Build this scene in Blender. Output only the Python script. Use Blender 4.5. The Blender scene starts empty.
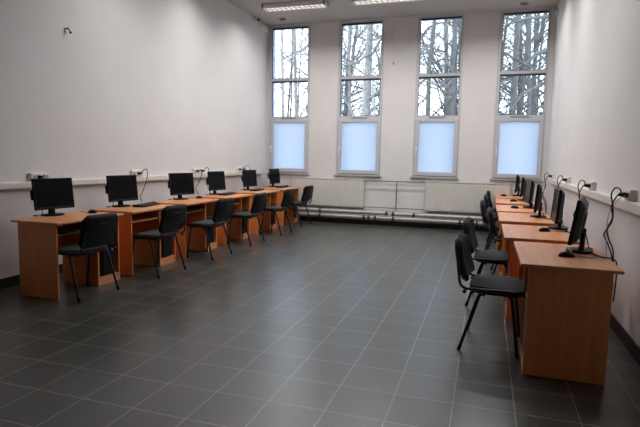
import bpy, bmesh, math, random
from mathutils import Vector, Matrix
random.seed(7)
C = bpy.context.scene.collection
PI = math.pi
R = math.radians
sc = bpy.context.scene

# ------------------------------------------------------------------ room data
XL, XR, YB, YF, ZC = -4.62, 1.08, 10.46, -3.2, 4.18     # left, right, back, front wall, ceiling
T = 1/3                                                 # floor tile

# ------------------------------------------------------------------ materials
def new_mat(name):
    m = bpy.data.materials.new(name); m.use_nodes = True
    nt = m.node_tree; b = nt.nodes['Principled BSDF']
    return m, nt, b
def plain(name, col, rough=.5, metal=0, noise=0, nscale=20, bump=0, spec=.5, coat=0):
    m, nt, b = new_mat(name)
    b.inputs['Base Color'].default_value = (*col, 1)
    b.inputs['Roughness'].default_value = rough
    b.inputs['Metallic'].default_value = metal
    b.inputs['Specular IOR Level'].default_value = spec
    if noise or bump:
        tc = nt.nodes.new('ShaderNodeTexCoord'); n = nt.nodes.new('ShaderNodeTexNoise')
        n.inputs['Scale'].default_value = nscale; n.inputs['Detail'].default_value = 4
        nt.links.new(tc.outputs['Object'], n.inputs['Vector'])
        if noise:
            r = nt.nodes.new('ShaderNodeValToRGB')
            r.color_ramp.elements[0].position = .3; r.color_ramp.elements[1].position = .7
            r.color_ramp.elements[0].color = (*[c*(1-noise) for c in col], 1)
            r.color_ramp.elements[1].color = (*[min(1, c*(1+noise)) for c in col], 1)
            nt.links.new(n.outputs['Fac'], r.inputs['Fac']); nt.links.new(r.outputs['Color'], b.inputs['Base Color'])
        if bump:
            bp = nt.nodes.new('ShaderNodeBump'); bp.inputs['Strength'].default_value = bump; bp.inputs['Distance'].default_value = .01
            nt.links.new(n.outputs['Fac'], bp.inputs['Height']); nt.links.new(bp.outputs['Normal'], b.inputs['Normal'])
    return m
def wood(name, stretch, a=(.68, .215, .058), c=(.78, .275, .084)):
    m, nt, b = new_mat(name)
    tc = nt.nodes.new('ShaderNodeTexCoord'); mp = nt.nodes.new('ShaderNodeMapping')
    mp.inputs['Scale'].default_value = stretch
    n = nt.nodes.new('ShaderNodeTexNoise'); n.inputs['Scale'].default_value = 5; n.inputs['Detail'].default_value = 7; n.inputs['Roughness'].default_value = .6
    r = nt.nodes.new('ShaderNodeValToRGB')
    r.color_ramp.elements[0].position = .35; r.color_ramp.elements[0].color = (*a, 1)
    r.color_ramp.elements[1].position = .65; r.color_ramp.elements[1].color = (*c, 1)
    nt.links.new(tc.outputs['Object'], mp.inputs['Vector']); nt.links.new(mp.outputs['Vector'], n.inputs['Vector'])
    nt.links.new(n.outputs['Fac'], r.inputs['Fac']); nt.links.new(r.outputs['Color'], b.inputs['Base Color'])
    b.inputs['Roughness'].default_value = .38
    return m
def floor_mat():
    m, nt, b = new_mat('grey floor tiles')
    tc = nt.nodes.new('ShaderNodeTexCoord'); mp = nt.nodes.new('ShaderNodeMapping')
    mp.inputs['Location'].default_value = (2.114 + 40*T, -2.563 + 40*T, 0)
    br = nt.nodes.new('ShaderNodeTexBrick'); br.offset = 0; br.squash = 1
    br.inputs['Scale'].default_value = 1; br.inputs['Brick Width'].default_value = T; br.inputs['Row Height'].default_value = T
    br.inputs['Mortar Size'].default_value = .0036; br.inputs['Mortar Smooth'].default_value = .15
    br.inputs['Color1'].default_value = (.036, .041, .037, 1); br.inputs['Color2'].default_value = (.049, .054, .049, 1)
    br.inputs['Mortar'].default_value = (.26, .26, .235, 1)
    n = nt.nodes.new('ShaderNodeTexNoise'); n.inputs['Scale'].default_value = 6; n.inputs['Detail'].default_value = 8
    mx = nt.nodes.new('ShaderNodeMix'); mx.data_type = 'RGBA'; mx.blend_type = 'MULTIPLY'; mx.inputs['Factor'].default_value = .45
    r = nt.nodes.new('ShaderNodeValToRGB'); r.color_ramp.elements[0].position = .3; r.color_ramp.elements[0].color = (.6, .6, .6, 1); r.color_ramp.elements[1].position = .7
    nt.links.new(tc.outputs['Object'], mp.inputs['Vector']); nt.links.new(mp.outputs['Vector'], br.inputs['Vector'])
    nt.links.new(tc.outputs['Object'], n.inputs['Vector']); nt.links.new(n.outputs['Fac'], r.inputs['Fac'])
    nt.links.new(br.outputs['Color'], mx.inputs['A']); nt.links.new(r.outputs['Color'], mx.inputs['B'])
    nt.links.new(mx.outputs['Result'], b.inputs['Base Color'])
    rr = nt.nodes.new('ShaderNodeMapRange'); rr.inputs['To Min'].default_value = .27; rr.inputs['To Max'].default_value = .34
    nt.links.new(n.outputs['Fac'], rr.inputs['Value']); nt.links.new(rr.outputs['Result'], b.inputs['Roughness'])
    inv = nt.nodes.new('ShaderNodeMath'); inv.operation = 'SUBTRACT'; inv.inputs[0].default_value = 1
    nt.links.new(br.outputs['Fac'], inv.inputs[1])
    bp = nt.nodes.new('ShaderNodeBump'); bp.inputs['Strength'].default_value = .1; bp.inputs['Distance'].default_value = .002
    nt.links.new(inv.outputs[0], bp.inputs['Height']); nt.links.new(bp.outputs['Normal'], b.inputs['Normal'])
    b.inputs['Specular IOR Level'].default_value = .8
    return m
def glass_mat():
    m = bpy.data.materials.new('clear window glass'); m.use_nodes = True; nt = m.node_tree; nt.nodes.clear()
    o = nt.nodes.new('ShaderNodeOutputMaterial'); t = nt.nodes.new('ShaderNodeBsdfTransparent'); g = nt.nodes.new('ShaderNodeBsdfGlossy')
    t.inputs['Color'].default_value = (.95, .975, 1, 1); g.inputs['Roughness'].default_value = .02
    f = nt.nodes.new('ShaderNodeFresnel'); f.inputs['IOR'].default_value = 1.3
    mx = nt.nodes.new('ShaderNodeMixShader')
    nt.links.new(f.outputs[0], mx.inputs[0]); nt.links.new(t.outputs[0], mx.inputs[1]); nt.links.new(g.outputs[0], mx.inputs[2])
    nt.links.new(mx.outputs[0], o.inputs['Surface'])
    return m
def frosted_mat():
    m = bpy.data.materials.new('blue frosted glass'); m.use_nodes = True; nt = m.node_tree; nt.nodes.clear()
    o = nt.nodes.new('ShaderNodeOutputMaterial'); t = nt.nodes.new('ShaderNodeBsdfTranslucent'); d = nt.nodes.new('ShaderNodeBsdfDiffuse')
    t.inputs['Color'].default_value = (.565, .625, .71, 1); d.inputs['Color'].default_value = (.6, .7, .82, 1)
    mx = nt.nodes.new('ShaderNodeMixShader'); mx.inputs[0].default_value = .18
    nt.links.new(t.outputs[0], mx.inputs[1]); nt.links.new(d.outputs[0], mx.inputs[2]); nt.links.new(mx.outputs[0], o.inputs['Surface'])
    return m
def emit_mat(name, col, s):
    m, nt, b = new_mat(name)
    b.inputs['Base Color'].default_value = (.9, .9, .9, 1)
    b.inputs['Emission Color'].default_value = (*col, 1); b.inputs['Emission Strength'].default_value = s
    return m
M = dict(
    wall=plain('white wall paint', (.69, .675, .67), .8, noise=.02, nscale=3, bump=.04),
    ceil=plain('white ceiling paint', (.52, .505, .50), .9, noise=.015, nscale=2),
    floor=floor_mat(),
    base=plain('black skirting tile', (.010, .010, .010), .6, noise=.2, nscale=8),
    woodv=wood('beech laminate upright grain', (5, 5, .45)), woodh=wood('beech laminate long grain', (.45, 5, 5), (.57, .235, .095), (.66, .295, .125)),
    edge=plain('beech edge band', (.55, .26, .10), .45, noise=.1, nscale=30),
    bplastic=plain('black plastic', (.006, .006, .007), .42, noise=.1, nscale=60, spec=.14),
    bmatte=plain('matte black plastic', (.009, .009, .010), .55, noise=.1, nscale=60),
    bgrey=plain('dark grey monitor housing', (.012, .012, .013), .45, noise=.1, nscale=40, spec=.25),
    screen=plain('dark screen', (.004, .004, .005), .25, spec=.08),
    tube=plain('black powder coated steel', (.012, .012, .013), .38),
    fabric=plain('charcoal seat fabric', (.032, .032, .036), .95, noise=.35, nscale=180, bump=.3),
    bfabric=plain('black backrest fabric', (.015, .015, .017), .9, noise=.3, nscale=160, bump=.3),
    pvc=plain('white window plastic', (.52, .53, .565), .35, noise=.02, nscale=6),
    gasket_and_shade=plain('dark gasket', (.03, .035, .045), .6),
    reveal=plain('blue outside reveal', (.15, .235, .38), .6, noise=.05, nscale=6),
    sill=plain('grey window sill', (.40, .40, .41), .5, noise=.05, nscale=10),
    cream=plain('cream plastic trunking', (.70, .68, .62), .45, noise=.02, nscale=8),
    sock=plain('white socket plastic', (.72, .70, .64), .35, noise=.02, nscale=30),
    rad=plain('white radiator enamel', (.64, .62, .58), .4, noise=.02, nscale=8),
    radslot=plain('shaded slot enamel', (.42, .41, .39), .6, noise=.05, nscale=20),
    silver=plain('silver pipe cladding', (.40, .39, .375), .5, metal=.4, noise=.12, nscale=14, bump=.1),
    greypipe=plain('grey painted pipe', (.13, .13, .13), .45, noise=.08, nscale=30),
    alu=plain('bright louvre aluminium', (.62, .62, .62), .25, metal=.9),
    white=plain('white enamel', (.78, .76, .74), .45, noise=.02, nscale=9),
    grey=plain('grey plastic', (.30, .30, .31), .5, noise=.05, nscale=20),
    screw=plain('pale screw cap', (.62, .50, .36), .5, noise=.05, nscale=50),
    glass=glass_mat(), frost=frosted_mat(),
    lens=plain('black camera lens', (.01, .01, .01), .15),
    darkb=plain('dark bark', (.046, .048, .052), .9, noise=.4, nscale=9),
    bark=plain('grey bark', (.11, .113, .112), .9, noise=.4, nscale=9),
    ivy=plain('mossy bark', (.055, .058, .054), .9, noise=.4, nscale=7),
    paleb=plain('glare-pale bark', (.24, .245, .25), .9, noise=.35, nscale=6),  # colour lightened to imitate bright sky glare washing over the trunk
    soil=plain('leaf litter ground', (.14, .11, .075), .95, noise=.45, nscale=1.5),
    tubelight=emit_mat('fluorescent tube', (1, .93, .85), 2),
)

# ------------------------------------------------------------------ mesh helpers
class MB:
    def __init__(s): s.bm = bmesh.new()
    def box(s, x0, x1, y0, y1, z0, z1, bev=0, mi=0, seg=1):
        b = s.bm; r = bmesh.ops.create_cube(b, size=1)
        bmesh.ops.transform(b, verts=r['verts'], matrix=Matrix.Translation(((x0+x1)/2, (y0+y1)/2, (z0+z1)/2)) @ Matrix.Diagonal((abs(x1-x0), abs(y1-y0), abs(z1-z0), 1)))
        fs = set(f for v in r['verts'] for f in v.link_faces)
        for f in fs: f.material_index = mi
        if bev:
            es = list(set(e for v in r['verts'] for e in v.link_edges))
            o = bmesh.ops.bevel(b, geom=es, offset=bev, segments=seg, profile=.5, affect='EDGES')
            for f in o['faces']: f.material_index = mi
        return s
    def tube(s, pts, r, n=8, mi=0, caps=True, flat=1.0):
        b = s.bm; P = [Vector(p) for p in pts]; rs = r if isinstance(r, (list, tuple)) else [r]*len(P)
        rings = []; up = None
        for i, p in enumerate(P):
            d = ((P[i+1]-p) if i == 0 else (p-P[i-1]) if i == len(P)-1 else (P[i+1]-P[i-1])).normalized()
            if up is None:
                up = Vector((1, 0, 0)) if abs(d.x) < .8 else Vector((0, 0, 1))
            u = (up - d*up.dot(d)).normalized(); v = d.cross(u); up = u
            rings.append([b.verts.new(p + rs[i]*(u*math.cos(2*PI*k/n) + v*math.sin(2*PI*k/n)*flat)) for k in range(n)])
        for a, c in zip(rings, rings[1:]):
            for k in range(n):
                f = b.faces.new((a[k], a[(k+1) % n], c[(k+1) % n], c[k])); f.material_index = mi; f.smooth = True
        if caps:
            for q in (list(reversed(rings[0])), rings[-1]):
                f = b.faces.new(q); f.material_index = mi
        return s
    def grid(s, fn, nu, nv, mi=0, closeu=False):
        b = s.bm; g = [[b.verts.new(fn(i/nu, j/nv)) for j in range(nv+1)] for i in range(nu if closeu else nu+1)]
        for i in range(nu):
            for j in range(nv):
                f = b.faces.new((g[i][j], g[(i+1) % len(g)][j], g[(i+1) % len(g)][j+1], g[i][j+1])); f.material_index = mi; f.smooth = True
        return g
    def slab(s, outline, z0, z1, mi=0, bev=0):
        b = s.bm; lo = [b.verts.new((x, y, z0)) for x, y in outline]; hi = [b.verts.new((x, y, z1)) for x, y in outline]; n = len(lo)
        fs = [b.faces.new(list(reversed(lo))), b.faces.new(hi)]
        for i in range(n): fs.append(b.faces.new((lo[i], lo[(i+1) % n], hi[(i+1) % n], hi[i])))
        for f in fs: f.material_index = mi
        if bev:
            es = list(set(fs[1].edges) | set(fs[0].edges))
            bmesh.ops.bevel(b, geom=es, offset=bev, segments=3, profile=.5, affect='EDGES')
        return s
    def xf(s, m): bmesh.ops.transform(s.bm, verts=s.bm.verts[:], matrix=m); return s
    def build(s, name, mats, parent=None, smooth=35):
        bmesh.ops.recalc_face_normals(s.bm, faces=s.bm.faces[:])
        me = bpy.data.meshes.new(name); s.bm.to_mesh(me); s.bm.free()
        for m in (mats if isinstance(mats, (list, tuple)) else [mats]): me.materials.append(m)
        if smooth:
            me.polygons.foreach_set('use_smooth', [True]*len(me.polygons)); me.set_sharp_from_angle(angle=R(smooth))
        o = bpy.data.objects.new(name, me); C.objects.link(o)
        if parent: o.parent = parent
        return o
def tag(o, label=None, cat=None, group=None, kind=None):
    if label: o['label'] = label
    if cat: o['category'] = cat
    if group: o['group'] = group
    if kind: o['kind'] = kind
    return o
def empty(name, loc=(0, 0, 0), rz=0):
    o = bpy.data.objects.new(name, None); C.objects.link(o); o.location = loc; o.rotation_euler = (0, 0, rz); o.empty_display_size = .1
    return o
kids = {}
def copy_tree(o, parent=None):
    c = o.copy(); C.objects.link(c)
    if parent: c.parent = parent
    for ch in list(o.children): copy_tree(ch, c)
    return c
def smooth_path(P, n=6):
    P = [Vector(p) for p in P]; Q = [P[0]*2-P[1]] + P + [P[-1]*2-P[-2]]; out = []
    for i in range(1, len(Q)-2):
        a, b, c, d = Q[i-1:i+3]
        for k in range(n):
            t = k/n
            out.append(.5*((2*b) + (c-a)*t + (2*a-5*b+4*c-d)*t*t + (3*b-a-3*c+d)*t**3))
    out.append(P[-1]); return out
def rrect(x0, x1, y0, y1, r, n=5):
    o = []
    for cx, cy, a in ((x1-r, y1-r, 0), (x0+r, y1-r, 90), (x0+r, y0+r, 180), (x1-r, y0+r, 270)):
        for k in range(n+1): o.append((cx + r*math.cos(R(a+90*k/n)), cy + r*math.sin(R(a+90*k/n))))
    return o
ORD = ['nearest the camera', 'second from the camera', 'third from the camera', 'fourth from the camera', 'fifth from the camera', 'nearest the windows']

# ------------------------------------------------------------------ room shell
def struct(name, mb, m, parent=None):
    o = mb.build(name, m, parent, smooth=0)
    if not parent: tag(o, kind='structure')
    return o
struct('floor', MB().box(XL-.2, XR+.2, YF-.2, YB+.2, -.2, 0), M['floor'])
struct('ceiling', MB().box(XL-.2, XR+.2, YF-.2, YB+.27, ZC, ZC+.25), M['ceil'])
struct('wall_left', MB().box(XL-.2, XL, YF, YB+.0, 0, ZC), M['wall'])
struct('wall_right', MB().box(XR, XR+.2, YF, YB+.0, 0, ZC), M['wall'])
struct('wall_front', MB().box(XL-.2, XR+.2, YF-.2, YF, 0, ZC), M['wall'])
WX = [(-4.575, -3.658), (-3.026, -2.088), (-1.420, -.540), (.105, .995)]
ZS, ZT = 1.03, 4.15
wb = MB(); xs = [XL-.2] + [v for w in WX for v in w] + [XR+.2]
for i in range(0, len(xs), 2): wb.box(xs[i], xs[i+1], YB, YB+.25, 0, ZC)
for a, b in WX: wb.box(a, b, YB, YB+.25, 0, ZS); wb.box(a, b, YB, YB+.25, ZT, ZC)
struct('wall_back', wb, M['wall'])
for n, bx in dict(baseboard_left=(XL, XL+.012, YF, YB, 0, .108), baseboard_right=(XR-.012, XR, YF, YB, 0, .115), baseboard_back=(XL+.012, XR-.012, YB-.012, YB, 0, .10)).items():
    struct(n, MB().box(*bx, bev=.002), M['base'])

# ------------------------------------------------------------------ windows
for i, (a, b) in enumerate(WX):
    y0, y1 = YB-.012, YB+.068
    w = tag(empty('window_%d' % (i+1), ((a+b)/2, YB, ZS)), kind='structure')
    def put(mb, name, mats, parent=w, **k):
        mb.xf(Matrix.Translation((-(a+b)/2, -YB, -ZS))); return mb.build(name, mats, parent, **k)
    f = MB(); FL, FR = .058, .040
    f.box(a, a+FL, y0, y1, ZS, ZT, .004); f.box(b-FR, b, y0, y1, ZS, ZT, .004)
    f.box(a+FL, b-FR, y0, y1, ZT-.03, ZT, .003); f.box(a+FL, b-FR, y0, y1, 3.00, 3.058, .004)
    f.box(a+FL, b-FR, y0, y1, 2.165, 2.245, .004); f.box(a+FL, b-FR, y0, y1, ZS, ZS+.04, .004)
    put(f, 'frame', M['pvc'])
    s = MB(); sx0, sx1, sz0, sz1 = a+.028, b-.014, ZS+.022, 2.185; ys0, ys1 = YB-.034, YB+.03
    s.box(sx0, sx0+.075, ys0, ys1, sz0, sz1, .006); s.box(sx1-.075, sx1, ys0, ys1, sz0, sz1, .006)
    s.box(sx0+.07, sx1-.07, ys0, ys1, sz0, sz0+.078, .006); s.box(sx0+.07, sx1-.07, ys0, ys1, sz1-.07, sz1, .006)
    so = put(s, 'opening_sash', M['pvc'])
    h = MB(); h.box(sx0+.022, sx0+.05, ys0-.012, ys0, 1.56, 1.63, .004).tube(smooth_path([(sx0+.036, ys0-.01, 1.60), (sx0+.036, ys0-.045, 1.60), (sx0+.036, ys0-.05, 1.55), (sx0+.036, ys0-.047, 1.47)], 4), .0095)
    ho = h.xf(Matrix.Translation((-(a+b)/2, -YB, -ZS))).build('handle', M['white'], so)
    fr = MB().box(sx0+.07, sx1-.07, YB+.0, YB+.012, sz0+.072, sz1-.066)
    fr.xf(Matrix.Translation((-(a+b)/2, -YB, -ZS))).build('frosted_pane', M['frost'], so, smooth=0)['label'] = 'pale blue frosted pane'
    put(MB().box(a+FL, b-FR, YB+.03, YB+.042, 3.05, ZT-.025), 'glass_pane', M['glass'], smooth=0)
    put(MB().box(a+FL, b-FR, YB+.03, YB+.042, 2.24, 3.005), 'glass_pane', M['glass'], smooth=0)
    g = MB()
    for z0, z1 in ((3.058, ZT-.03), (2.245, 3.00)):
        g.box(a+FL, b-FR, YB+.002, YB+.03, z1-.032, z1); g.box(a+FL, b-FR, YB+.002, YB+.03, z0, z0+.008)  # top strip thickened and dark to imitate shade on the outer reveal's head
        g.box(a+FL, a+FL+.010, YB+.002, YB+.03, z0, z1); g.box(b-FR-.008, b-FR, YB+.002, YB+.03, z0, z1)
    put(g, 'gasket_and_shade', M['gasket_and_shade'], smooth=0)
    v = MB().box((a+b)/2-.16, (a+b)/2+.17, y0-.016, y0+.002, 2.196, 2.228, .004)
    put(v, 'vent', M['grey'])['label'] = 'slim grey trickle vent'
    sl = MB().box(a-.035, b+.03, YB-.055, YB+.001, ZS-.024, ZS+.0, .004)
    put(sl, 'sill', M['sill'])['label'] = 'grey sill under the sash'
    rv = MB(); rv.box(a-.001, a+.012, YB+.07, YB+.26, ZS, ZT); rv.box(b-.012, b+.001, YB+.07, YB+.26, ZS, ZT); rv.box(a, b, YB+.07, YB+.26, ZT-.012, ZT+.001); rv.box(a, b, YB+.07, YB+.28, ZS-.001, ZS+.012)
    put(rv, 'outer_reveal', M['reveal'], smooth=0)['label'] = 'blue outer reveal'

# ------------------------------------------------------------------ radiators and heating pipes
def radiator(x0, x1, label):
    t = tag(empty('radiator', ((x0+x1)/2, YB-.07, .355)), label, 'radiator', 'radiators under the windows')
    L = (x1-x0)/2; H = .575
    p = MB(); p.box(-L, L, -.025, .02, 0, H, .008)
    n = int((x1-x0)/.042)
    for k in range(n):
        x = -L+.03+k*(2*L-.06)/(n-1); p.box(x-.016, x+.016, -.030, -.02, .03, H-.03, .005, seg=1)
    p.build('panel', M['rad'], t)
    g = MB(); g.box(-L, L, -.034, .045, H, H+.012, .004)
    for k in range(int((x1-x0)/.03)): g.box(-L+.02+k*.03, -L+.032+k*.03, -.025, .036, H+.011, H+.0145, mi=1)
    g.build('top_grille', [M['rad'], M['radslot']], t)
    s = [MB().box(e-.004, e+.004, -.034, .045, .02, H, .002).build('side_cover', M['rad'], t) for e in (-L, L)]
    for sx in (-L+.25, L-.25): MB().box(sx-.02, sx+.02, .02, .069, .08, H-.08).build('wall_bracket', M['grey'], t)
    return t
radiator(-4.0, -2.40, 'long white ribbed radiator at the left end of the window wall')
radiator(-1.135, .462, 'long white ribbed radiator at the right, below the third and fourth windows')
def pipe(label, pts, r, m, name='heating_pipe', cat='pipe', clamps=(), group=None, n=12):
    p0 = pts[0]; t = tag(empty(name, p0), label, cat, group)
    MB().tube([Vector(p)-Vector(p0) for p in pts], r, n).build('pipe', m, t)
    for x in clamps:
        MB().tube([(x-.022-p0[0], 0, 0), (x+.022-p0[0], 0, 0)], r*1.08, n).build('clamp', M['bmatte'], t)
    return t
pipe('thin grey pipe running level between the tops of both radiators', smooth_path([(-2.39, YB-.075, .90), (-2.33, YB-.075, .918), (-1.20, YB-.075, .918), (-1.14, YB-.075, .90)], 4), .010, M['greypipe'])
pipe('thin grey pipe running level between the bottoms of both radiators', [(-2.41, YB-.075, .372), (-1.125, YB-.075, .372)], .009, M['greypipe'])
pipe('thin grey upright pipe between the two radiators dropping to the thick pipes', [(-1.715, YB-.10, .905), (-1.715, YB-.10, .325)], .011, M['greypipe'])
pipe('thick silver clad pipe, upper left one under the left radiator', [(-4.35, YB-.12, .262), (-1.86, YB-.12, .262)], .042, M['silver'], clamps=(-3.33, -1.90), group='silver clad heating pipes')
pipe('thick silver clad pipe, upper right one under the right radiator', [(-1.81, YB-.12, .258), (1.02, YB-.12, .258)], .042, M['silver'], clamps=(-1.76, -1.34, .6), group='silver clad heating pipes')
pipe('long silver clad pipe lowest along the window wall just above the floor', [(-4.45, YB-.12, .160), (1.02, YB-.12, .160)], .040, M['silver'], clamps=(-3.33, -2.37, -2.27, -2.13, -1.76, -.44, -.12), group='silver clad heating pipes')

# ------------------------------------------------------------------ desks
def make_desk(W=.92, D=.60):
    t = empty('computer_desk'); H = .74
    ox, oy = .03, .05                               # top overhang at ends / front
    x0, x1, y0, y1 = ox, W-ox, oy, D-.05; zt = H-.022; th = .018
    tp = MB().box(0, W, 0, D, zt, H, .003).build('tabletop', M['woodh'], t)
    for k, x in enumerate((x0, x1-th)):
        sp = MB().box(x, x+th, y0, y1, .004, zt, .001).build('side_panel', M['woodv'], t)
        xs_ = x-.0015 if k == 0 else x+th-.002
        for (yy, zz) in ((y0+.04, .085), (y1-.03, .10), (y1-.03, .44), (y0+.04, zt-.035)):
            MB().tube([(xs_, yy, zz), (xs_+.0035, yy, zz)], .006, 10).build('screw_cap', M['screw'], sp)
    xd = x0+.53
    MB().box(xd, xd+th, y0, y1, .004, zt, .001).build('divider_panel', M['woodv'], t)
    MB().box(x0+th, xd, y1-.03, y1-.014, .36, zt, .001).build('back_panel', M['woodv'], t)
    MB().box(xd+th, x1-th, y1-.03, y1-.014, .06, zt, .001).build('cabinet_back', M['woodv'], t)
    MB().box(xd+th, x1-th, y0+.004, y1-.03, .075, .093, .001).build('cabinet_shelf', M['woodh'], t)
    MB().box(xd+th, x1-th, y0+.006, y0+.022, .004, .074, .001).build('plinth', M['woodh'], t)
    MB().box(x0+th, xd, y0+.02, y1-.12, zt-.115, zt-.099, .001).build('keyboard_shelf', M['woodh'], t)
    return t
left_desk_y = [3.70, 4.765, 5.85, 6.97, 8.165, 9.345]
right_desk_y = [3.425, 4.565, 5.82, 6.95, 8.24, 9.43]
right_desk_x = [.242, .178, .165, .160, .172, .185]
proto = make_desk(.92, .565)
for i, y in enumerate(left_desk_y):
    d = proto if i == 0 else copy_tree(proto)
    d.location = (-3.74, y, 0); d.rotation_euler.z = R(90)
    tag(d, 'beech-coloured computer desk in the row on the left wall, ' + ORD[i], 'desk', 'desks along the left wall')
proto_r = make_desk(.96, .580)
for i, (x, y) in enumerate(zip(right_desk_x, right_desk_y)):
    d = proto_r if i == 0 else copy_tree(proto_r)
    d.location = (x, y+.96, 0); d.rotation_euler.z = R(-90)
    tag(d, 'beech-coloured computer desk in the row on the right wall, ' + ORD[i], 'desk', 'desks along the right wall')

# ------------------------------------------------------------------ computers in the desk cabinets
def make_pc():
    t = empty('desktop_computer')
    MB().box(-.09, .09, 0, .40, .008, .40, .006).build('case', M['bmatte'], t)
    MB().box(-.088, .088, -.014, 0, .01, .398, .006).build('front_bezel', M['bplastic'], t)
    MB().box(-.072, .072, -.018, -.012, .31, .35, .002).build('disc_drive', M['bgrey'], t)
    MB().tube([(.05, -.014, .27), (.05, -.020, .27)], .010, 12).build('power_button', M['grey'], t)
    for sx in (-.065, .065):
        for sy in (.05, .35): MB().tube([(sx, sy, 0), (sx, sy, .009)], .012, 10).build('foot', M['bmatte'], t)
    return t
pc0 = make_pc()
xc = .03+.53+.018 + (.92-.03-.018-.03-.53-.018)/2
for i, y in enumerate(left_desk_y):
    p = pc0 if i == 0 else copy_tree(pc0)
    p.location = (-3.735-.072, y+xc, .0935); p.rotation_euler.z = R(90)
    tag(p, 'black computer tower inside the cabinet of the left-wall desk ' + ORD[i], 'computer', 'computer towers in the left desks')
for i, (x, y) in enumerate(zip(right_desk_x, right_desk_y)):
    p = copy_tree(pc0)
    p.location = (x+.072, y+.96-xc-.015, .0935); p.rotation_euler.z = R(-90)
    tag(p, 'black computer tower inside the cabinet of the right-wall desk ' + ORD[i], 'computer', 'computer towers in the right desks')

# ------------------------------------------------------------------ monitors
def make_monitor(tilt, w=.438, h=.318, zb=.068):
    t = empty('monitor')
    tm = Matrix.Translation((0, 0, zb+h/2)) @ Matrix.Rotation(R(-tilt), 4, 'X')
    b = .016
    f = MB(); f.box(-w/2, w/2, -.012, .014, -h/2, -h/2+b+.006, .004); f.box(-w/2, w/2, -.012, .014, h/2-b, h/2, .004)
    f.box(-w/2, -w/2+b, -.012, .014, -h/2, h/2, .004); f.box(w/2-b, w/2, -.012, .014, -h/2, h/2, .004)
    fo = f.xf(tm).build('bezel', M['bplastic'], t)
    MB().box(-w/2+b-.004, w/2-b+.004, -.008, .004, -h/2+b, h/2-b+.004).xf(tm).build('screen', M['screen'], t, smooth=0)
    def back(u, v):
        # rounded rear shell, swelling towards its middle
        x = (u-.5)*(w-.006); z = (v-.5)*(h-.006)
        e = min(1, (1-abs(2*u-1))/.22)*min(1, (1-abs(2*v-1))/.22)
        e = math.sin(e*PI/2)
        return (x*(1-.04*e), .012+.036*e, z*(1-.04*e))
    MB().bm.free()
    hb = MB(); hb.grid(back, 18, 14); hb.box(-.10, .10, .035, .058, -.09, .07, .01); hb.xf(tm).build('rear_housing', M['bgrey'], t)
    sd = MB(); sd.box(-w/2-.010, -w/2+.01, .012, .040, -.055, .045, .005).xf(tm).build('housing_bulge', M['bplastic'], t)  # added bump for the rear housing bulge showing past the left edge
    nk = MB()
    nk.grid(lambda u, v: ((.040-.010*v)*math.cos(2*PI*u), .048 + (.020-.006*v)*math.sin(2*PI*u) + .012*(v-.5), .012+v*.155), 14, 6, closeu=True)
    nk.build('neck', M['bplastic'], t)
    ba = MB(); ol = [(.112*math.copysign(abs(math.cos(a))**.8, math.cos(a)), .03+.088*math.copysign(abs(math.sin(a))**.8, math.sin(a))) for a in [2*PI*k/28 for k in range(28)]]
    ba.slab(ol, 0, .016, bev=.006); ba.build('base', M['bplastic'], t)
    cb = MB(); cb.tube(smooth_path([(-.05, .06, .13), (-.075, .075, .07), (-.085, .09, .012), (-.14, .11, .006), (-.17, .09, .006), (-.16, .05, .006)], 6), .0042, 6)
    cb.build('cable', M['bmatte'], t)
    return t
monL = make_monitor(6)
left_mon = [(-4.225, 4.150, -10), (-4.225, 5.205, -10), (-4.19, 6.435, -16), (-4.235, 7.53, -7), (-4.25, 8.81, -8), (-4.28, 10.08, -4)]
DZ = .7405
for i, (x, y, a) in enumerate(left_mon):
    m = monL if i == 0 else copy_tree(monL)
    m.location = (x, y, DZ); m.rotation_euler.z = R(90+a)
    tag(m, 'black flat monitor on the left-wall desk ' + ORD[i], 'monitor', 'monitors on the left desks')
monR = make_monitor(8); monR2 = make_monitor(4)
right_mon = [(.645, 4.08, -13), (.66, 5.38, -1), (.575, 6.42, -5), (.57, 7.60, 5), (.57, 8.98, -4), (.545, 10.08, -4)]
for i, (x, y, a) in enumerate(right_mon):
    m = monR if i == 0 else monR2 if i == 1 else copy_tree(monR2)
    m.location = (x, y, DZ); m.rotation_euler.z = R(-90+a)
    tag(m, 'black flat monitor on the right-wall desk ' + ORD[i], 'monitor', 'monitors on the right desks')

# ------------------------------------------------------------------ keyboards and mice
def make_keyboard():
    t = empty('keyboard')
    b = MB(); b.slab(rrect(-.22, .22, -.075, .075, .012), 0, .016, bev=.004)
    for v in b.bm.verts: v.co.z += (v.co.y+.075)*.06 if v.co.z > .008 else 0
    b.build('body', M['bplastic'], t)
    k = MB()
    for r_ in range(5):
        for c in range(15): k.box(-.21+c*.0193, -.21+c*.0193+.0165, -.062+r_*.021, -.062+r_*.021+.0175, .016+(r_+.5)*.00125, .023+(r_+.5)*.00125, .002, seg=1)
    for r_ in range(5):
        for c in range(5): k.box(.092+c*.0228, .092+c*.0228+.018, -.062+r_*.021, -.062+r_*.021+.0175, .016+(r_+.5)*.00125, .023+(r_+.5)*.00125, .002, seg=1)
    tag(k.build('keys', M['bgrey'], t), kind='stuff')
    MB().tube(smooth_path([(0, .073, .012), (.0, .10, .006), (.05, .14, .004), (.03, .17, .004)], 5), .0025, 6).build('cable', M['bmatte'], t)
    return t
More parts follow.
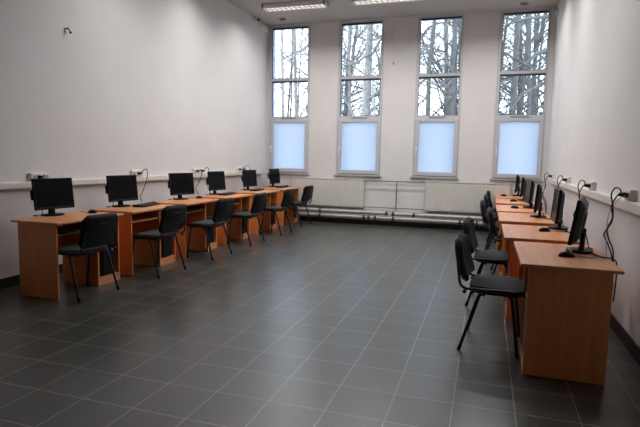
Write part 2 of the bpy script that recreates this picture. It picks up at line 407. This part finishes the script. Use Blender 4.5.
def make_mouse():
    t = empty('computer_mouse')
    b = MB()
    def sh(u, v):
        a = 2*PI*u; e = math.sin(v*PI/2); c = math.cos(v*PI/2)
        return (.031*math.cos(a)*c*(1-.1*math.sin(a)), .056*math.sin(a)*c, .001+.036*e*(1-.15*math.sin(a)*c))
    b.grid(sh, 20, 8, closeu=True); b.build('shell', M['bplastic'], t)
    MB().tube([(-.003, .026, .031), (.003, .026, .031)], .008, 12).build('scroll_wheel', M['grey'], t)
    MB().tube(smooth_path([(0, .055, .008), (0, .09, .004), (.03, .14, .004), (.02, .19, .004)], 5), .0022, 6).build('cable', M['bmatte'], t)
    return t
kb0 = make_keyboard(); ms0 = make_mouse(); first = {}
def place(proto, x, y, z, rz, label, cat, group):
    o = copy_tree(proto) if first.get(proto.name) else proto
    first[proto.name] = 1
    o.location = (x, y, z); o.rotation_euler.z = rz; tag(o, label, cat, group)
for x, y, a, l in [(-4.06, 5.44, 8, 'black keyboard lying on the left-wall desk second from the camera'), (-4.08, 7.62, 6, 'black keyboard lying on the left-wall desk fourth from the camera'),
                   (-4.10, 8.81, 6, 'black keyboard lying on the left-wall desk fifth from the camera'), (-4.06, 9.97, 5, 'black keyboard lying on the left-wall desk nearest the windows')]:
    place(kb0, x, y, DZ, R(90+a), l, 'keyboard', 'keyboards')
ksz = .74-.022-.099+.0005
place(kb0, -3.865, 4.02, ksz, R(90), 'black keyboard on the pull-out shelf under the left-wall desk nearest the camera', 'keyboard', 'keyboards')
place(kb0, -3.865, 6.19, ksz, R(90), 'black keyboard on the pull-out shelf under the left-wall desk third from the camera', 'keyboard', 'keyboards')
for x, y, a, l in [(-4.06, 4.50, 90, 'left-wall desk nearest the camera'), (-4.09, 5.628, 80, 'left-wall desk second from the camera'), (-4.08, 6.72, 95, 'left-wall desk third from the camera'), (-4.06, 10.205, 85, 'left-wall desk nearest the windows'),
                   (.555, 3.80, -80, 'right-wall desk nearest the camera'), (.545, 5.11, -70, 'right-wall desk second from the camera'), (.40, 7.42, -95, 'right-wall desk fourth from the camera'), (.44, 8.66, -85, 'right-wall desk fifth from the camera'), (.33, 9.85, -90, 'right-wall desk nearest the windows')]:
    place(ms0, x, y, DZ, R(a), 'small black computer mouse on the ' + l, 'computer mouse', 'computer mice')

# ------------------------------------------------------------------ chairs (face local +y)
def make_chair():
    t = empty('office_chair'); r = .0105
    st = MB()
    ol = []
    for k in range(40):
        a = 2*PI*k/40; ca, sa = math.cos(a), math.sin(a)
        ol.append((.223*math.copysign(abs(ca)**.45, ca)*(1-.05*(sa < 0)*abs(sa)), .205*math.copysign(abs(sa)**.45, sa)+.005))
    st.slab(ol, .438, .480, bev=.014)
    for v in st.bm.verts:
        x, y = v.co.x/.223, v.co.y/.205
        v.co.z += -.012*(1-x*x)*(v.co.z > .46) - .022*max(0, y-.45)**1.3
    st.build('seat', M['fabric'], t)
    MB().slab([(x*.96, y*.96) for x, y in ol], .424, .438, bev=.005).build('seat_pan', M['bplastic'], t)
    z0, z1 = .490, .815
    def ypos(x, v): return -.232 - .075*v - .02*math.sin(v*PI) + .032*(x/.240)**2
    def outline(v):   # half width at height v
        e = max(0, abs(2*v-1)-.55)/.45
        return (.238 - .012*abs(v-.45))*(1-.26*e**2.0)
    def sheet(off, sc):
        def f(u, v):
            hw = outline(v)*sc; x = (2*u-1)*hw; vv = .5+(v-.5)*sc
            edge = min(1, (1-abs(2*u-1))/.12)*min(1, (1-abs(2*v-1))/.12)
            return Vector((x, ypos(x, vv)+off*math.sin(min(1, edge)*PI/2), z0+(z1-z0)*vv))
        return f
    def shell(front, backo, sc):
        mb = MB(); g1 = mb.grid(sheet(front, sc), 18, 14); g2 = mb.grid(sheet(backo, sc), 18, 14)
        bmesh.ops.remove_doubles(mb.bm, verts=mb.bm.verts[:], dist=.0002)
        return mb
    bk = shell(.034, -.006, .985).build('backrest', M['bfabric'], t, smooth=60)
    sh_ = shell(.004, -.020, 1.0).build('back_shell', M['bplastic'], bk, smooth=60)
    sl = MB(); yb = ypos(0, .72)-.0215
    sl.box(-.055, .055, yb-.003, yb+.004, z0+.72*(z1-z0)-.005, z0+.72*(z1-z0)+.005, .002); sl.build('shell_slot', M['bgrey'], bk)
    for s in (-1, 1):
        rl = MB().tube(smooth_path([(s*.252, -.232, .012), (s*.232, -.125, .385), (s*.228, -.10, .425), (s*.23, -.07, .455)], 4), r, 10, flat=1.15).build('leg', M['tube'], t)
        MB().tube([(s*.253, -.236, 0), (s*.2505, -.226, .035)], r*1.35, 10).build('foot_cap', M['bplastic'], rl)
        fl = MB().tube(smooth_path([(s*.238, .165, .012), (s*.232, .115, .385), (s*.228, .10, .425), (s*.232, .08, .458)], 4), r, 10, flat=1.15).build('leg', M['tube'], t)
        MB().tube([(s*.239, .168, 0), (s*.237, .161, .035)], r*1.35, 10).build('foot_cap', M['bplastic'], fl)
        MB().tube(smooth_path([(s*.222, .19, .440), (s*.234, .165, .458), (s*.236, .10, .468), (s*.236, -.16, .460), (s*.233, -.215, .462), (s*.225, -.248, .485), (s*.208, -.262, .54), (s*.195, -.281, .66)], 5), r*.95, 10).build('back_upright', M['tube'], t)
        kn = MB().tube([(s*.225, -.215, .437), (s*.245, -.215, .437)], .013, 12).build('knob', M['bplastic'], t)
    MB().tube([(-.226, -.08, .420), (.226, -.08, .420)], r*.9, 8).build('cross_bar', M['tube'], t)
    MB().tube([(-.226, .09, .420), (.226, .09, .420)], r*.9, 8).build('cross_bar', M['tube'], t)
    return t
ch0 = make_chair()
left_chairs = [(-3.77, 3.995, -3), (-3.665, 5.06, -2), (-3.62, 6.17, -2), (-3.635, 7.34, 0), (-3.60, 8.49, 0), (-3.655, 9.715, -3)]
right_chairs = [(.130, 4.0, -5), (.140, 5.19, -5), (.36, 6.50, 0), (.265, 7.60, 0), (.31, 8.92, 0), (.35, 10.08, 0)]
for i, (x, y, a) in enumerate(left_chairs):
    c = ch0 if i == 0 else copy_tree(ch0)
    c.location = (x, y, 0); c.rotation_euler.z = R(90+a)
    tag(c, 'black armless office chair at the left-wall desk ' + ORD[i], 'chair', 'chairs at the left desks')
for i, (x, y, a) in enumerate(right_chairs):
    c = copy_tree(ch0); c.location = (x, y, 0); c.rotation_euler.z = R(-90+a)
    tag(c, 'black armless office chair at the right-wall desk ' + ORD[i], 'chair', 'chairs at the right desks')

# ------------------------------------------------------------------ trunking, sockets, cables
def trunk(x, y0, y1, z0, z1, s, label):
    t = tag(empty('cable_trunking', (x, y0, z0)), label, 'cable trunking')
    MB().box(0, s*.045, 0, y1-y0, 0, z1-z0, .003).build('channel', M['cream'], t)
    MB().box(s*.043, s*.049, 0, y1-y0, .008, z1-z0-.008, .002).build('cover_strip', M['cream'], t)
    MB().box(-s*0, s*.050, y1-y0-.006, y1-y0+.004, -.001, z1-z0+.001, .002).build('end_cap', M['cream'], t)
trunk(XL+.002, YF+.01, 10.08, 1.006, 1.078, 1, 'cream cable trunking running level along the left wall')
trunk(XR-.002, YF+.01, 9.62, 1.018, 1.098, -1, 'cream cable trunking running level along the right wall')
def socket(x, y, z, s, n, label):
    t = tag(empty('wall_socket', (x, y, z)), label, 'wall socket')
    L = n*.082/2
    MB().box(0, s*.042, -L, L, 0, .088, .004).build('box', M['sock'], t)
    for k in range(n):
        yc = -L+.041+k*.082
        MB().box(s*.040, s*.047, yc-.038, yc+.038, .006, .082, .003).build('face_plate', M['sock'], t)
        MB().tube([(s*.0455, yc, .044), (s*.0478, yc, .044)], .020, 16).build('socket_well', M['grey'], t)
PX = {}
def plug_cable(x, y, z, s, pts, label, sag=0):
    """plug pushed into the socket front at (x,y,z); pts are offsets from the plug's free end"""
    t = tag(empty('power_cable', (x, y, z)), label, 'power cable')
    MB().tube([(0, 0, 0), (s*.012, 0, 0)], .019, 14).tube([(s*.010, 0, 0), (s*.045, 0, 0)], [.018, .013], 12).build('plug', M['bplastic'], t)
    P = [(s*.043, 0, 0)] + [(s*a, b, c) for a, b, c in pts]
    MB().tube(smooth_path(P, 6), .0055, 7).build('cord', M['bmatte'], t)
SZ = 1.079
for y, n, l in [(4.33, 3, 'white triple wall socket behind the left-row monitor nearest the camera'), (5.96, 3, 'white triple wall socket just right of the second left-row monitor'),
                (7.55, 4, 'white wall socket row between the third and fourth left-row monitors'), (9.09, 3, 'white triple wall socket behind the fifth left-row monitor')]:
    socket(XL, y, SZ, 1, n, l)
SZR = 1.099
RS = [4.43, 5.92, 7.56, 9.20]
for y, l in zip(RS, ['nearest the camera', 'second from the camera', 'third from the camera', 'nearest the windows']):
    socket(XR, y, SZR, -1, 2, 'white double wall socket on the right wall trunking, ' + l)
fx = XL+.0485
plug_cable(fx, 4.30, SZ+.044, 1, [(.075, .0, .02), (.08, 0, -.03), (.05, .02, -.13), (.07, .04, -.28), (.16, .03, -.376)], 'black power cable plugged in behind the nearest left-row monitor')
plug_cable(fx, 5.96, SZ+.044, 1, [(.075, .02, .05), (.10, .05, .05), (.095, .07, -.03), (.075, .03, -.18), (.07, -.06, -.32), (.14, -.12, -.376)], 'black power cable looping from the socket right of the second left-row monitor')
plug_cable(fx, 7.468, SZ+.044, 1, [(.075, 0, .025), (.09, .0, -.04), (.06, -.02, -.16), (.05, -.12, -.28), (.12, -.15, -.376)], 'black power cable hanging straight from socket beside the third left-row monitor')
plug_cable(fx, 7.632, SZ+.044, 1, [(.075, .0, .05), (.11, .02, .04), (.10, .03, -.06), (.06, .02, -.18), (.08, .05, -.29), (.18, -.01, -.376)], 'black looping power cable left of the fourth left-row monitor')
plug_cable(fx, 9.008, SZ+.044, 1, [(.075, 0, .05), (.10, .03, .03), (.08, .05, -.08), (.06, .03, -.25), (.12, -.02, -.376)], 'black power cable left one of two behind the fifth left-row monitor')
plug_cable(fx, 9.172, SZ+.044, 1, [(.07, .0, .06), (.10, .06, .06), (.10, .10, -.02), (.06, .06, -.2), (.12, .0, -.376)], 'black arched power cable right one of two behind the fifth left-row monitor')
fxr = XR-.0485
LB = ['nearest the camera', 'second from the camera', 'third from the camera', 'nearest the windows']
for k, y in enumerate(RS):
    dy = [0, .05, .1, .0][k]
    # desk backs stand about 0.26 m off the wall here: the cords drop through that gap
    plug_cable(fxr, y-.041, SZR+.044, -1, [(.06, -.01, .045), (.095, -.02, .052), (.118, -.03, .0), (.10, -.02, -.09), (.095, -.01, -.20), (.13, .05, -.31), (.10, .10, -.37), (.06, .06, -.50), (.04, .05, -.75)], 'black power cable in a tall loop at the right-wall socket ' + LB[k])
    plug_cable(fxr, y+.041, SZR+.044, -1, [(.065, .0, -.03), (.085, .015, -.10), (.075, .0, -.18), (.11, -.03, -.27), (.10, -.06, -.35), (.05, .0, -.46), (.04, .02, -.70)], 'black power cable hanging straight from the right-wall socket ' + LB[k])
pale = tag(MB().tube(smooth_path([(XR-.045, 4.36, 1.14), (XR-.09, 4.38, 1.13), (XR-.15, 4.42, 1.03), (XR-.165, 4.43, .88), (XR-.15, 4.42, .60), (XR-.12, 4.40, .40)], 6), .003, 6).build('network_cable', M['grey']), 'thin grey cable hanging below the right-wall socket nearest the camera', 'network cable')
wl = tag(MB().tube(smooth_path([(XL+.053, 6.01, 1.10), (XL+.08, 6.03, 1.02), (XL+.07, 6.05, .9), (XL+.06, 6.02, .75), (XL+.05, 6.0, .5)], 6), .004, 6).build('network_cable', M['white']), 'thin white cable hanging below the socket right of the second left-row monitor', 'network cable')
MBc = [(.71, 3.97), (.70, 5.25), (.62, 6.3)]
for k, (x, y) in enumerate(MBc):
    xe = [.815, .74, .72][k]
    tag(MB().tube(smooth_path([(x+.035, y+.0, DZ+.006), (x+.05, y-.06, DZ+.006), (xe-.03, y-.12, DZ+.006), (xe+.03, y-.14, DZ-.0), (xe+.06, y-.12, DZ-.06), (xe+.06, y-.1, DZ-.3)], 6), .0048, 7).build('video_cable', M['bmatte']),
        'black cable running off the rear edge of the right-wall desk ' + ORD[k], 'video cable')

# ------------------------------------------------------------------ ceiling lights (louvred fluorescent boxes)
LAMP = 26
def light(x, y, label, group='louvred ceiling lights', watts=LAMP):
    t = tag(empty('ceiling_light', (x, y, ZC)), label, 'ceiling light', group)
    w, d, h = 1.22, .245, .085
    f = MB(); f.box(-w/2, w/2, -d/2, -d/2+.012, -h, 0, .002); f.box(-w/2, w/2, d/2-.012, d/2, -h, 0, .002)
    f.box(-w/2, -w/2+.035, -d/2, d/2, -h, 0, .002); f.box(w/2-.035, w/2, -d/2, d/2, -h, 0, .002); f.box(-w/2, w/2, -d/2, d/2, -.012, 0)
    f.build('housing', M['white'], t)
    for s in (-1, 1):
        MB().tube([(-w/2+.04, s*.055, -.036), (w/2-.04, s*.055, -.036)], .013, 10).build('lamp_tube', M['tubelight'], t)
    l = MB(); l.box(-w/2+.03, w/2-.03, -.004, .004, -h+.002, -.03)
    for k in range(13):
        xx = -w/2+.035+k*(w-.07)/12; l.box(xx-.0015, xx+.0015, -d/2+.012, d/2-.012, -h+.002, -.052)
    for s in (-1, 1): l.box(-w/2+.03, w/2-.03, s*(d/2-.016)-.003, s*(d/2-.016)+.003, -h+.004, -.02)
    l.build('louvre', M['alu'], t)
    la = bpy.data.lights.new('lamp_glow', 'AREA'); la.shape = 'RECTANGLE'; la.size = w-.08; la.size_y = d-.03
    la.energy = watts; la.color = (1, .97, .955); la.spread = R(150)
    lo = bpy.data.objects.new('lamp_glow', la); C.objects.link(lo); lo.parent = t; lo.location = (0, 0, -h-.001)
light(-3.49, 9.10, 'white louvred ceiling light above the leftmost window')
light(-1.78, 9.10, 'white louvred ceiling light above the second window from the left')
light(0.05, 9.10, 'white louvred ceiling light nearest the right wall at window end')
for y, wt, row in ((7.25, 25, 'second row from the windows'), (5.40, 17, 'third row from the windows')):
    for x, pl in ((-3.49, 'nearest the left wall'), (-1.78, 'at the centre'), (.05, 'nearest the right wall')):
        light(x, y, 'white louvred ceiling light in the ' + row + ', ' + pl, watts=wt)

# ------------------------------------------------------------------ small fittings
t = tag(empty('security_camera', (XL, 9.78, 4.135)), 'small white security camera with black lens high on the left wall', 'security camera')
MB().box(0, .014, -.035, .035, -.035, .035, .004).build('wall_plate', M['white'], t)
MB().tube([(.012, 0, 0), (.05, -.02, 0)], .012, 10).build('arm', M['white'], t)
MB().tube([(.03, .02, .005), (.12, -.085, -.03)], .032, 14).build('body', M['white'], t)
MB().tube([(.118, -.083, -.029), (.132, -.099, -.034)], .029, 14).build('lens', M['lens'], t)
t = tag(empty('junction_box', (XL, 10.22, 4.0)), 'flat white cover box on the left wall beside the leftmost window top', 'junction box')
MB().box(0, .03, -.19, .19, 0, .115, .004).build('box', M['white'], t)
MB().box(.028, .034, -.17, .17, .015, .10, .003).build('lid', M['wall'], t)
t = tag(empty('wall_sensor', (XL, 4.80, 2.74)), 'tiny white and black bracket fitting alone high on the left wall', 'wall fitting')
MB().box(0, .012, -.025, .025, 0, .06, .003).build('plate', M['white'], t)
MB().tube(smooth_path([(.01, -.005, .045), (.03, 0, .05), (.045, .004, .03), (.055, .01, .008)], 4), .010, 10).build('hook', M['grey'], t)
MB().tube([(.052, .008, .012), (.06, .012, -.004)], .012, 10).build('tip', M['bplastic'], t)
for x, y, l in [(-4.10, 10.02, 'small flat grey fitting on the ceiling near leftmost window'), (.50, 10.1, 'small flat grey fitting on the ceiling near rightmost window')]:
    t = tag(empty('ceiling_detector', (x, y, ZC)), l, 'ceiling fitting')
    MB().box(-.07, .07, -.05, .05, -.022, 0, .005).build('body', M['grey'], t)
    MB().box(-.05, .05, -.035, .035, -.027, -.02, .003).build('cover', M['bgrey'], t)
t = tag(empty('motion_sensor', (XR, 10.22, 4.0)), 'small white motion sensor on the right wall beside rightmost window', 'motion sensor')
MB().box(-.05, 0, -.032, .032, -.06, .06, .012).build('body', M['white'], t)
MB().box(-.055, -.045, -.022, .022, -.04, .01, .004).build('lens', M['grey'], t)
t = tag(empty('hanging_wire', (-1.875, YB-.012, 3.27)), 'thin white wire hanging on the wall between second and third windows', 'wire')
MB().tube([(-.004, 0, .905), (-.004, .002, .5), (0, 0, .02)], .004, 6).build('wire', M['cream'], t)
MB().tube([(0, 0, .03), (0, 0, -.005)], .012, 8).build('end_connector', M['greypipe'], t)

# ------------------------------------------------------------------ outside: ground and bare trees
struct('ground', MB().box(-60, 30, YB+.3, 80, -.6, -.35), M['soil'])
CAMZ = 1.39
def tree_mesh(h, r, lean, rng, levels=3, nb=9, z0=.18, spread=1.0, extra=(), dense=1.25):
    mb = MB()
    def limb(p, d, L, r0, lev):
        n = 5 if lev == 0 else 4
        pts = [p]; dd = d.copy(); q = p.copy()
        segs = max(2, n)
        for k in range(segs):
            dd = (dd + Vector((rng.gauss(0, .10), rng.gauss(0, .10), rng.gauss(.05, .06)))*(1 if lev else .35)).normalized()
            q = q + dd*L/segs; pts.append(q.copy())
        rs = [max(.004, r0*(1-.82*k/segs)) if lev else r0*(1-.7*k/segs) for k in range(segs+1)]
        mb.tube(pts, rs, 7 if lev == 0 else 5 if lev == 1 else 3, caps=False)
        if lev < levels:
            cnt = nb if lev == 0 else int(6*dense) if lev == 1 else int(4*dense)
            for k in range(cnt):
                f = (z0 + (1-z0)*(k+rng.random())/cnt) if lev == 0 else .2+.75*(k+rng.random())/cnt
                x = f*segs; i = min(segs-1, int(x)); pt = pts[i].lerp(pts[i+1], x-i); rr = rs[i]*(1-(x-i))+rs[i+1]*(x-i)
                a = rng.uniform(0, 2*PI); up = rng.uniform(.15, .9)
                nd = Vector((math.cos(a), math.sin(a), up)) if lev == 0 else (pts[i+1]-pts[i]).normalized()*.6 + Vector((rng.gauss(0, .6), rng.gauss(0, .6), rng.gauss(.15, .4)))
                limb(pt, nd.normalized(), L*(.30 if lev == 0 else .48)*rng.uniform(.7, 1.25)*spread, rr*rng.uniform(.28, .5), lev+1)
    limb(Vector((0, 0, 0)), Vector((*lean, 1)).normalized(), h, r, 0)
    for pts, r0 in extra:
        P = smooth_path(pts, 4); mb.tube(P, [r0*(1-.6*k/(len(P)-1)) for k in range(len(P))], 6, caps=False)
        for k in range(5):
            q = P[rng.randrange(2, len(P))]; limb(q, Vector((rng.gauss(0, .6), rng.gauss(0, .6), rng.gauss(.3, .5))).normalized(), 1.6, r0*.35, 2)
    return mb
def tree(x, y, h, r, label, mat='bark', lean=(0, 0), seed=0, group=None, extra=(), **k):
    mb = tree_mesh(h, r, lean, random.Random(seed), extra=extra, **k)
    o = mb.build('bare_tree', M[mat], smooth=60); o.location = (x, y, -.4)
    return tag(o, label, 'tree', group)
def ray(px, d):   # bearing of an upright seen at column px (photo frame), d metres along the room axis
    a = math.atan((px-320)/510.5) - .312
    return (math.tan(a)*d, d)
NEAR = [
    (280, 17, .075, 'bark', 'slim grey bare tree at the left edge of leftmost window view', (.0, 0)),
    (298, 20, .10, 'bark', 'grey bare tree right of middle in leftmost window view', (.01, 0)),
    (304, 24, .16, 'bark', 'thicker grey bare tree at the right edge of leftmost window view', (0, 0)),
    (346, 21, .09, 'bark', 'slim bare tree at the left edge of the second window view', (0, 0)),
    (358, 18, .17, 'bark', 'thickest grey bare tree, left of middle in the second window view', (0, 0)),
    (372, 20, .07, 'paleb', 'slim pale bare tree right of middle in the second window view', (-.03, 0)),
    (380, 25, .13, 'bark', 'bare tree at the right edge of the second window view', (0, 0)),
    (424, 18, .10, 'ivy', 'mossy bare tree at the left edge of the third window view', (0, 0)),
    (441, 21, .14, 'darkb', 'grey bare tree in the middle of the third window view', (0, 0)),
    (450, 17, .09, 'darkb', 'slim grey bare tree right of middle in the third window view', (.01, 0)),
    (505, 19, .15, 'ivy', 'mossy thick bare tree at the left edge of rightmost window view', (0, 0)),
    (521, 17, .07, 'darkb', 'slim leaning bare tree left of middle in rightmost window view', (-.06, 0)),
    (531, 22, .09, 'darkb', 'slim upright bare tree in the middle of rightmost window view', (0, 0)),
    (543, 16, .15, 'darkb', 'thick dark bare tree at the right edge of rightmost window view', (0, 0)),
]
EXTRA = {2: [([(.08, 0, 7.12), (-.18, -.1, 6.94), (-.75, -.2, 6.68), (-1.5, -.3, 6.38)], .065)],
         4: [([(-.1, -.05, 5.15), (.22, -.3, 5.29), (.72, -.4, 5.46)], .05), ([(-.1, 0, 5.15), (-.53, -.3, 4.97)], .05)],
         8: [([(-.2, 0, 5.27), (-.91, -.2, 6.26), (-.82, -.3, 6.75), (-.32, -.4, 6.95), (.55, -.4, 6.97)], .055)],
         13: [([(-.1, 0, 4.83), (-.42, -.2, 4.77), (-.67, -.3, 4.5), (-1.1, -.4, 4.3)], .07), ([(-.1, 0, 4.02), (-.65, -.3, 3.69), (-1.15, -.4, 3.33)], .055), ([(-.2, 0, 5.8), (-.82, -.3, 5.69), (-1.4, -.4, 5.5)], .055)]}
for i, (px, d, r, mt, l, ln) in enumerate(NEAR):
    x, y = ray(px, d)
    tree(x - ln[0]*4, y, random.uniform(11, 14), r, l, mt, ln, seed=100+i, extra=EXTRA.get(i, ()), nb=14 if px < 400 else 18)
rng = random.Random(5)
far = [tree_mesh(rng.uniform(12, 15), rng.uniform(.09, .17), (rng.gauss(0, .03), 0), random.Random(40+k), nb=22, z0=.10, levels=3, dense=1.5).build('bare_tree', M['darkb' if k % 2 else 'ivy'], smooth=60) for k in range(6)]
for k in range(38):
    o = far[k] if k < 6 else far[rng.randrange(6)].copy()
    if k >= 6: C.objects.link(o)
    d = rng.uniform(24, 46)
    px = rng.uniform(268, 395) if k % 23 < 8 else rng.uniform(405, 565)
    x, y = ray(px, d)
    o.location = (x, y, -.4); o.rotation_euler.z = rng.uniform(0, 6.28)
    tag(o, 'slim bare tree far back in the woods outside the windows', 'tree', 'distant bare trees')

# ------------------------------------------------------------------ light, camera, view
w = bpy.data.worlds.new('overcast sky'); sc.world = w; w.use_nodes = True
nt = w.node_tree; bg = nt.nodes['Background']
tc = nt.nodes.new('ShaderNodeTexCoord'); n = nt.nodes.new('ShaderNodeTexNoise'); n.inputs['Scale'].default_value = 2.5
rp = nt.nodes.new('ShaderNodeValToRGB'); rp.color_ramp.elements[0].color = (.80, .89, 1, 1); rp.color_ramp.elements[1].color = (.90, .96, 1, 1)
nt.links.new(tc.outputs['Generated'], n.inputs['Vector']); nt.links.new(n.outputs['Fac'], rp.inputs['Fac']); nt.links.new(rp.outputs['Color'], bg.inputs['Color'])
bg.inputs['Strength'].default_value = 8.8

yaw, pitch, roll = .3120, -.1102, .0176
fw = Vector((-math.sin(yaw)*math.cos(pitch), math.cos(yaw)*math.cos(pitch), math.sin(pitch)))
rt = Vector((math.cos(yaw), math.sin(yaw), 0)); up = rt.cross(fw)
r2 = math.cos(roll)*rt + math.sin(roll)*up; u2 = -math.sin(roll)*rt + math.cos(roll)*up
cam = bpy.data.cameras.new('camera'); co = bpy.data.objects.new('camera', cam); C.objects.link(co)
mw = Matrix(((r2.x, u2.x, -fw.x, 0), (r2.y, u2.y, -fw.y, 0), (r2.z, u2.z, -fw.z, CAMZ), (0, 0, 0, 1)))
co.matrix_world = mw
cam.sensor_width = 36; cam.sensor_fit = 'HORIZONTAL'; cam.lens = 510.5*36/640; cam.clip_start = .05; cam.clip_end = 300
sc.camera = co
vs = sc.view_settings; vs.view_transform = 'Standard'; vs.look = 'None'; vs.gamma = 1; vs.use_curve_mapping = False; vs.exposure = 0
sc.cycles.use_denoising = True; sc.cycles.max_bounces = 10; sc.cycles.diffuse_bounces = 6; sc.cycles.transparent_max_bounces = 12
sc.cycles.sample_clamp_indirect = 6
